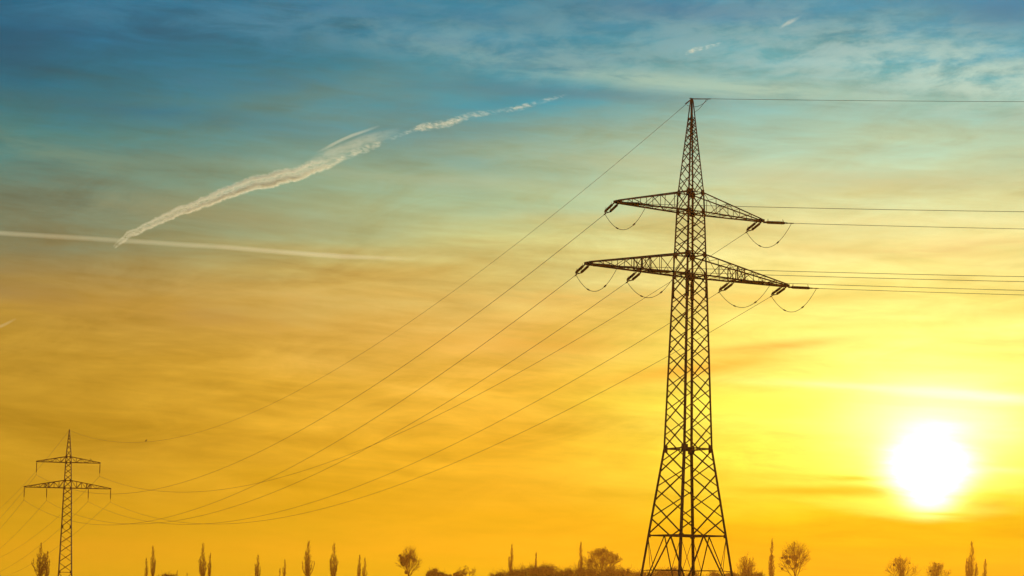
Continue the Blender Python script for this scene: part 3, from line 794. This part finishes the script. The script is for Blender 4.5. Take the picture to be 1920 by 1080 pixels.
contrail((214, 464), (640, 290), [(214, 464, 5), (240, 440, 8), (300, 413, 9), (360, 387, 11), (420, 364, 13), (480, 344, 15), (540, 329, 15), (590, 313, 14), (640, 297, 9)],
         [(0, 0.002), (0.05, 0.006), (0.2, 0.0085), (0.5, 0.0100), (0.75, 0.0090), (0.88, 0.006), (1, 0.0003)],
         'broad billowing cream contrail climbing from the long level trail', 50.0, 1.2, 1.2, 0.42, 3.0, ridged=True)
contrail((585, 322), (1066, 177), [(585, 322, 5), (620, 307, 8), (660, 288, 9), (700, 273, 8), (735, 260, 5), (770, 246, 5), (795, 238, 9), (840, 230, 9), (880, 217, 8), (925, 211, 6), (980, 200, 7), (1030, 187, 5), (1066, 177, 3)],
         [(0, 0.003), (0.08, 0.010), (0.24, 0.010), (0.33, 0.004), (0.37, 0.003), (0.42, 0.013), (0.55, 0.011), (0.64, 0.010), (0.70, 0.003), (0.78, 0.007), (0.86, 0.009), (0.94, 0.006), (1, 0.002)],
         'broken row of small white puffs running on above the billowing contrail', 62.0, 1.3, 1.1, 0.42, 8.0, puffy=True)
contrail((570, 306), (750, 246), [(570, 308, 8), (620, 288, 13), (680, 266, 13), (750, 244, 8)],
         [(0, 0.0003), (0.3, 0.0022), (0.7, 0.0018), (1, 0.0002)], 'pale veil of contrail between the billowing trail and the thin streak', 90.0, 2.0, 0.8, 0.30, 31.0)
contrail((590, 288), (712, 236), [(590, 287, 2), (620, 273, 4), (660, 255, 4), (712, 236, 3)],
         [(0, 0.0005), (0.3, 0.006), (0.7, 0.006), (1, 0.0005)], 'thin streak of contrail lying over the middle of the billowing one', 160.0, 4.0, 0.3, 0.15, 5.0)
contrail((-60, 433), (790, 488), [(-60, 433, 6), (210, 450, 6), (400, 462, 6), (560, 475, 6), (640, 481, 6), (790, 486, 5)],
         [(0, 0.0036), (0.3, 0.0026), (0.6, 0.0034), (0.8, 0.0046), (0.92, 0.002), (1, 0.0)], 'long thin level contrail crossing the left side', 260.0, 5.0, 0.0, 0.18, 11.0, warp=35.0)
contrail((1285, 101), (1356, 80), [(1285, 100, 4), (1300, 95, 6), (1330, 88, 5), (1356, 80, 3)],
         [(0, 0.004), (0.2, 0.014), (0.42, 0.011), (0.5, 0.002), (0.6, 0.008), (0.75, 0.011), (1, 0.0005)], 'short white dash of contrail above the tall pylon', 60.0, 1.6, 1.1, 0.42, 14.0, warp=60.0)
contrail((1462, 54), (1504, 29), [(1462, 52, 3), (1480, 42, 5), (1504, 29, 3)],
         [(0, 0.002), (0.4, 0.0065), (1, 0.0005)], 'faint tiny contrail wisp near the top edge right of the pylon', 80.0, 2.0, 0.5, 0.30, 17.0)
contrail((-10, 618), (30, 597), [(-10, 617, 4), (10, 608, 4), (30, 597, 3)],
         [(0, 0.003), (0.6, 0.003), (1, 0.0005)], 'small faint contrail stub at the left edge under the level trail', 160.0, 3.0, 0.3, 0.10, 21.0)

# ------------------------------------------------------------------ haze
def build_haze():
    m = MB(); m.box((0, 100, 31.5), (6400, 6400, 65.0))
    mt = bpy.data.materials.new('haze'); mt.use_nodes = True; t_ = mt.node_tree; t_.nodes.clear()
    o_ = t_.nodes.new('ShaderNodeOutputMaterial'); pv = t_.nodes.new('ShaderNodeVolumePrincipled')
    for nm in ('Density Attribute', 'Color Attribute', 'Temperature Attribute'):
        if nm in pv.inputs: pv.inputs[nm].default_value = ''
    pv.inputs['Color'].default_value = (1.0, 0.36, 0.03, 1)
    pv.inputs['Density'].default_value = 0.00011; pv.inputs['Anisotropy'].default_value = 0.62
    t_.links.new(pv.outputs[0], o_.inputs['Volume'])
    h = m.build('haze', mt); h['kind'] = 'stuff'
build_haze()
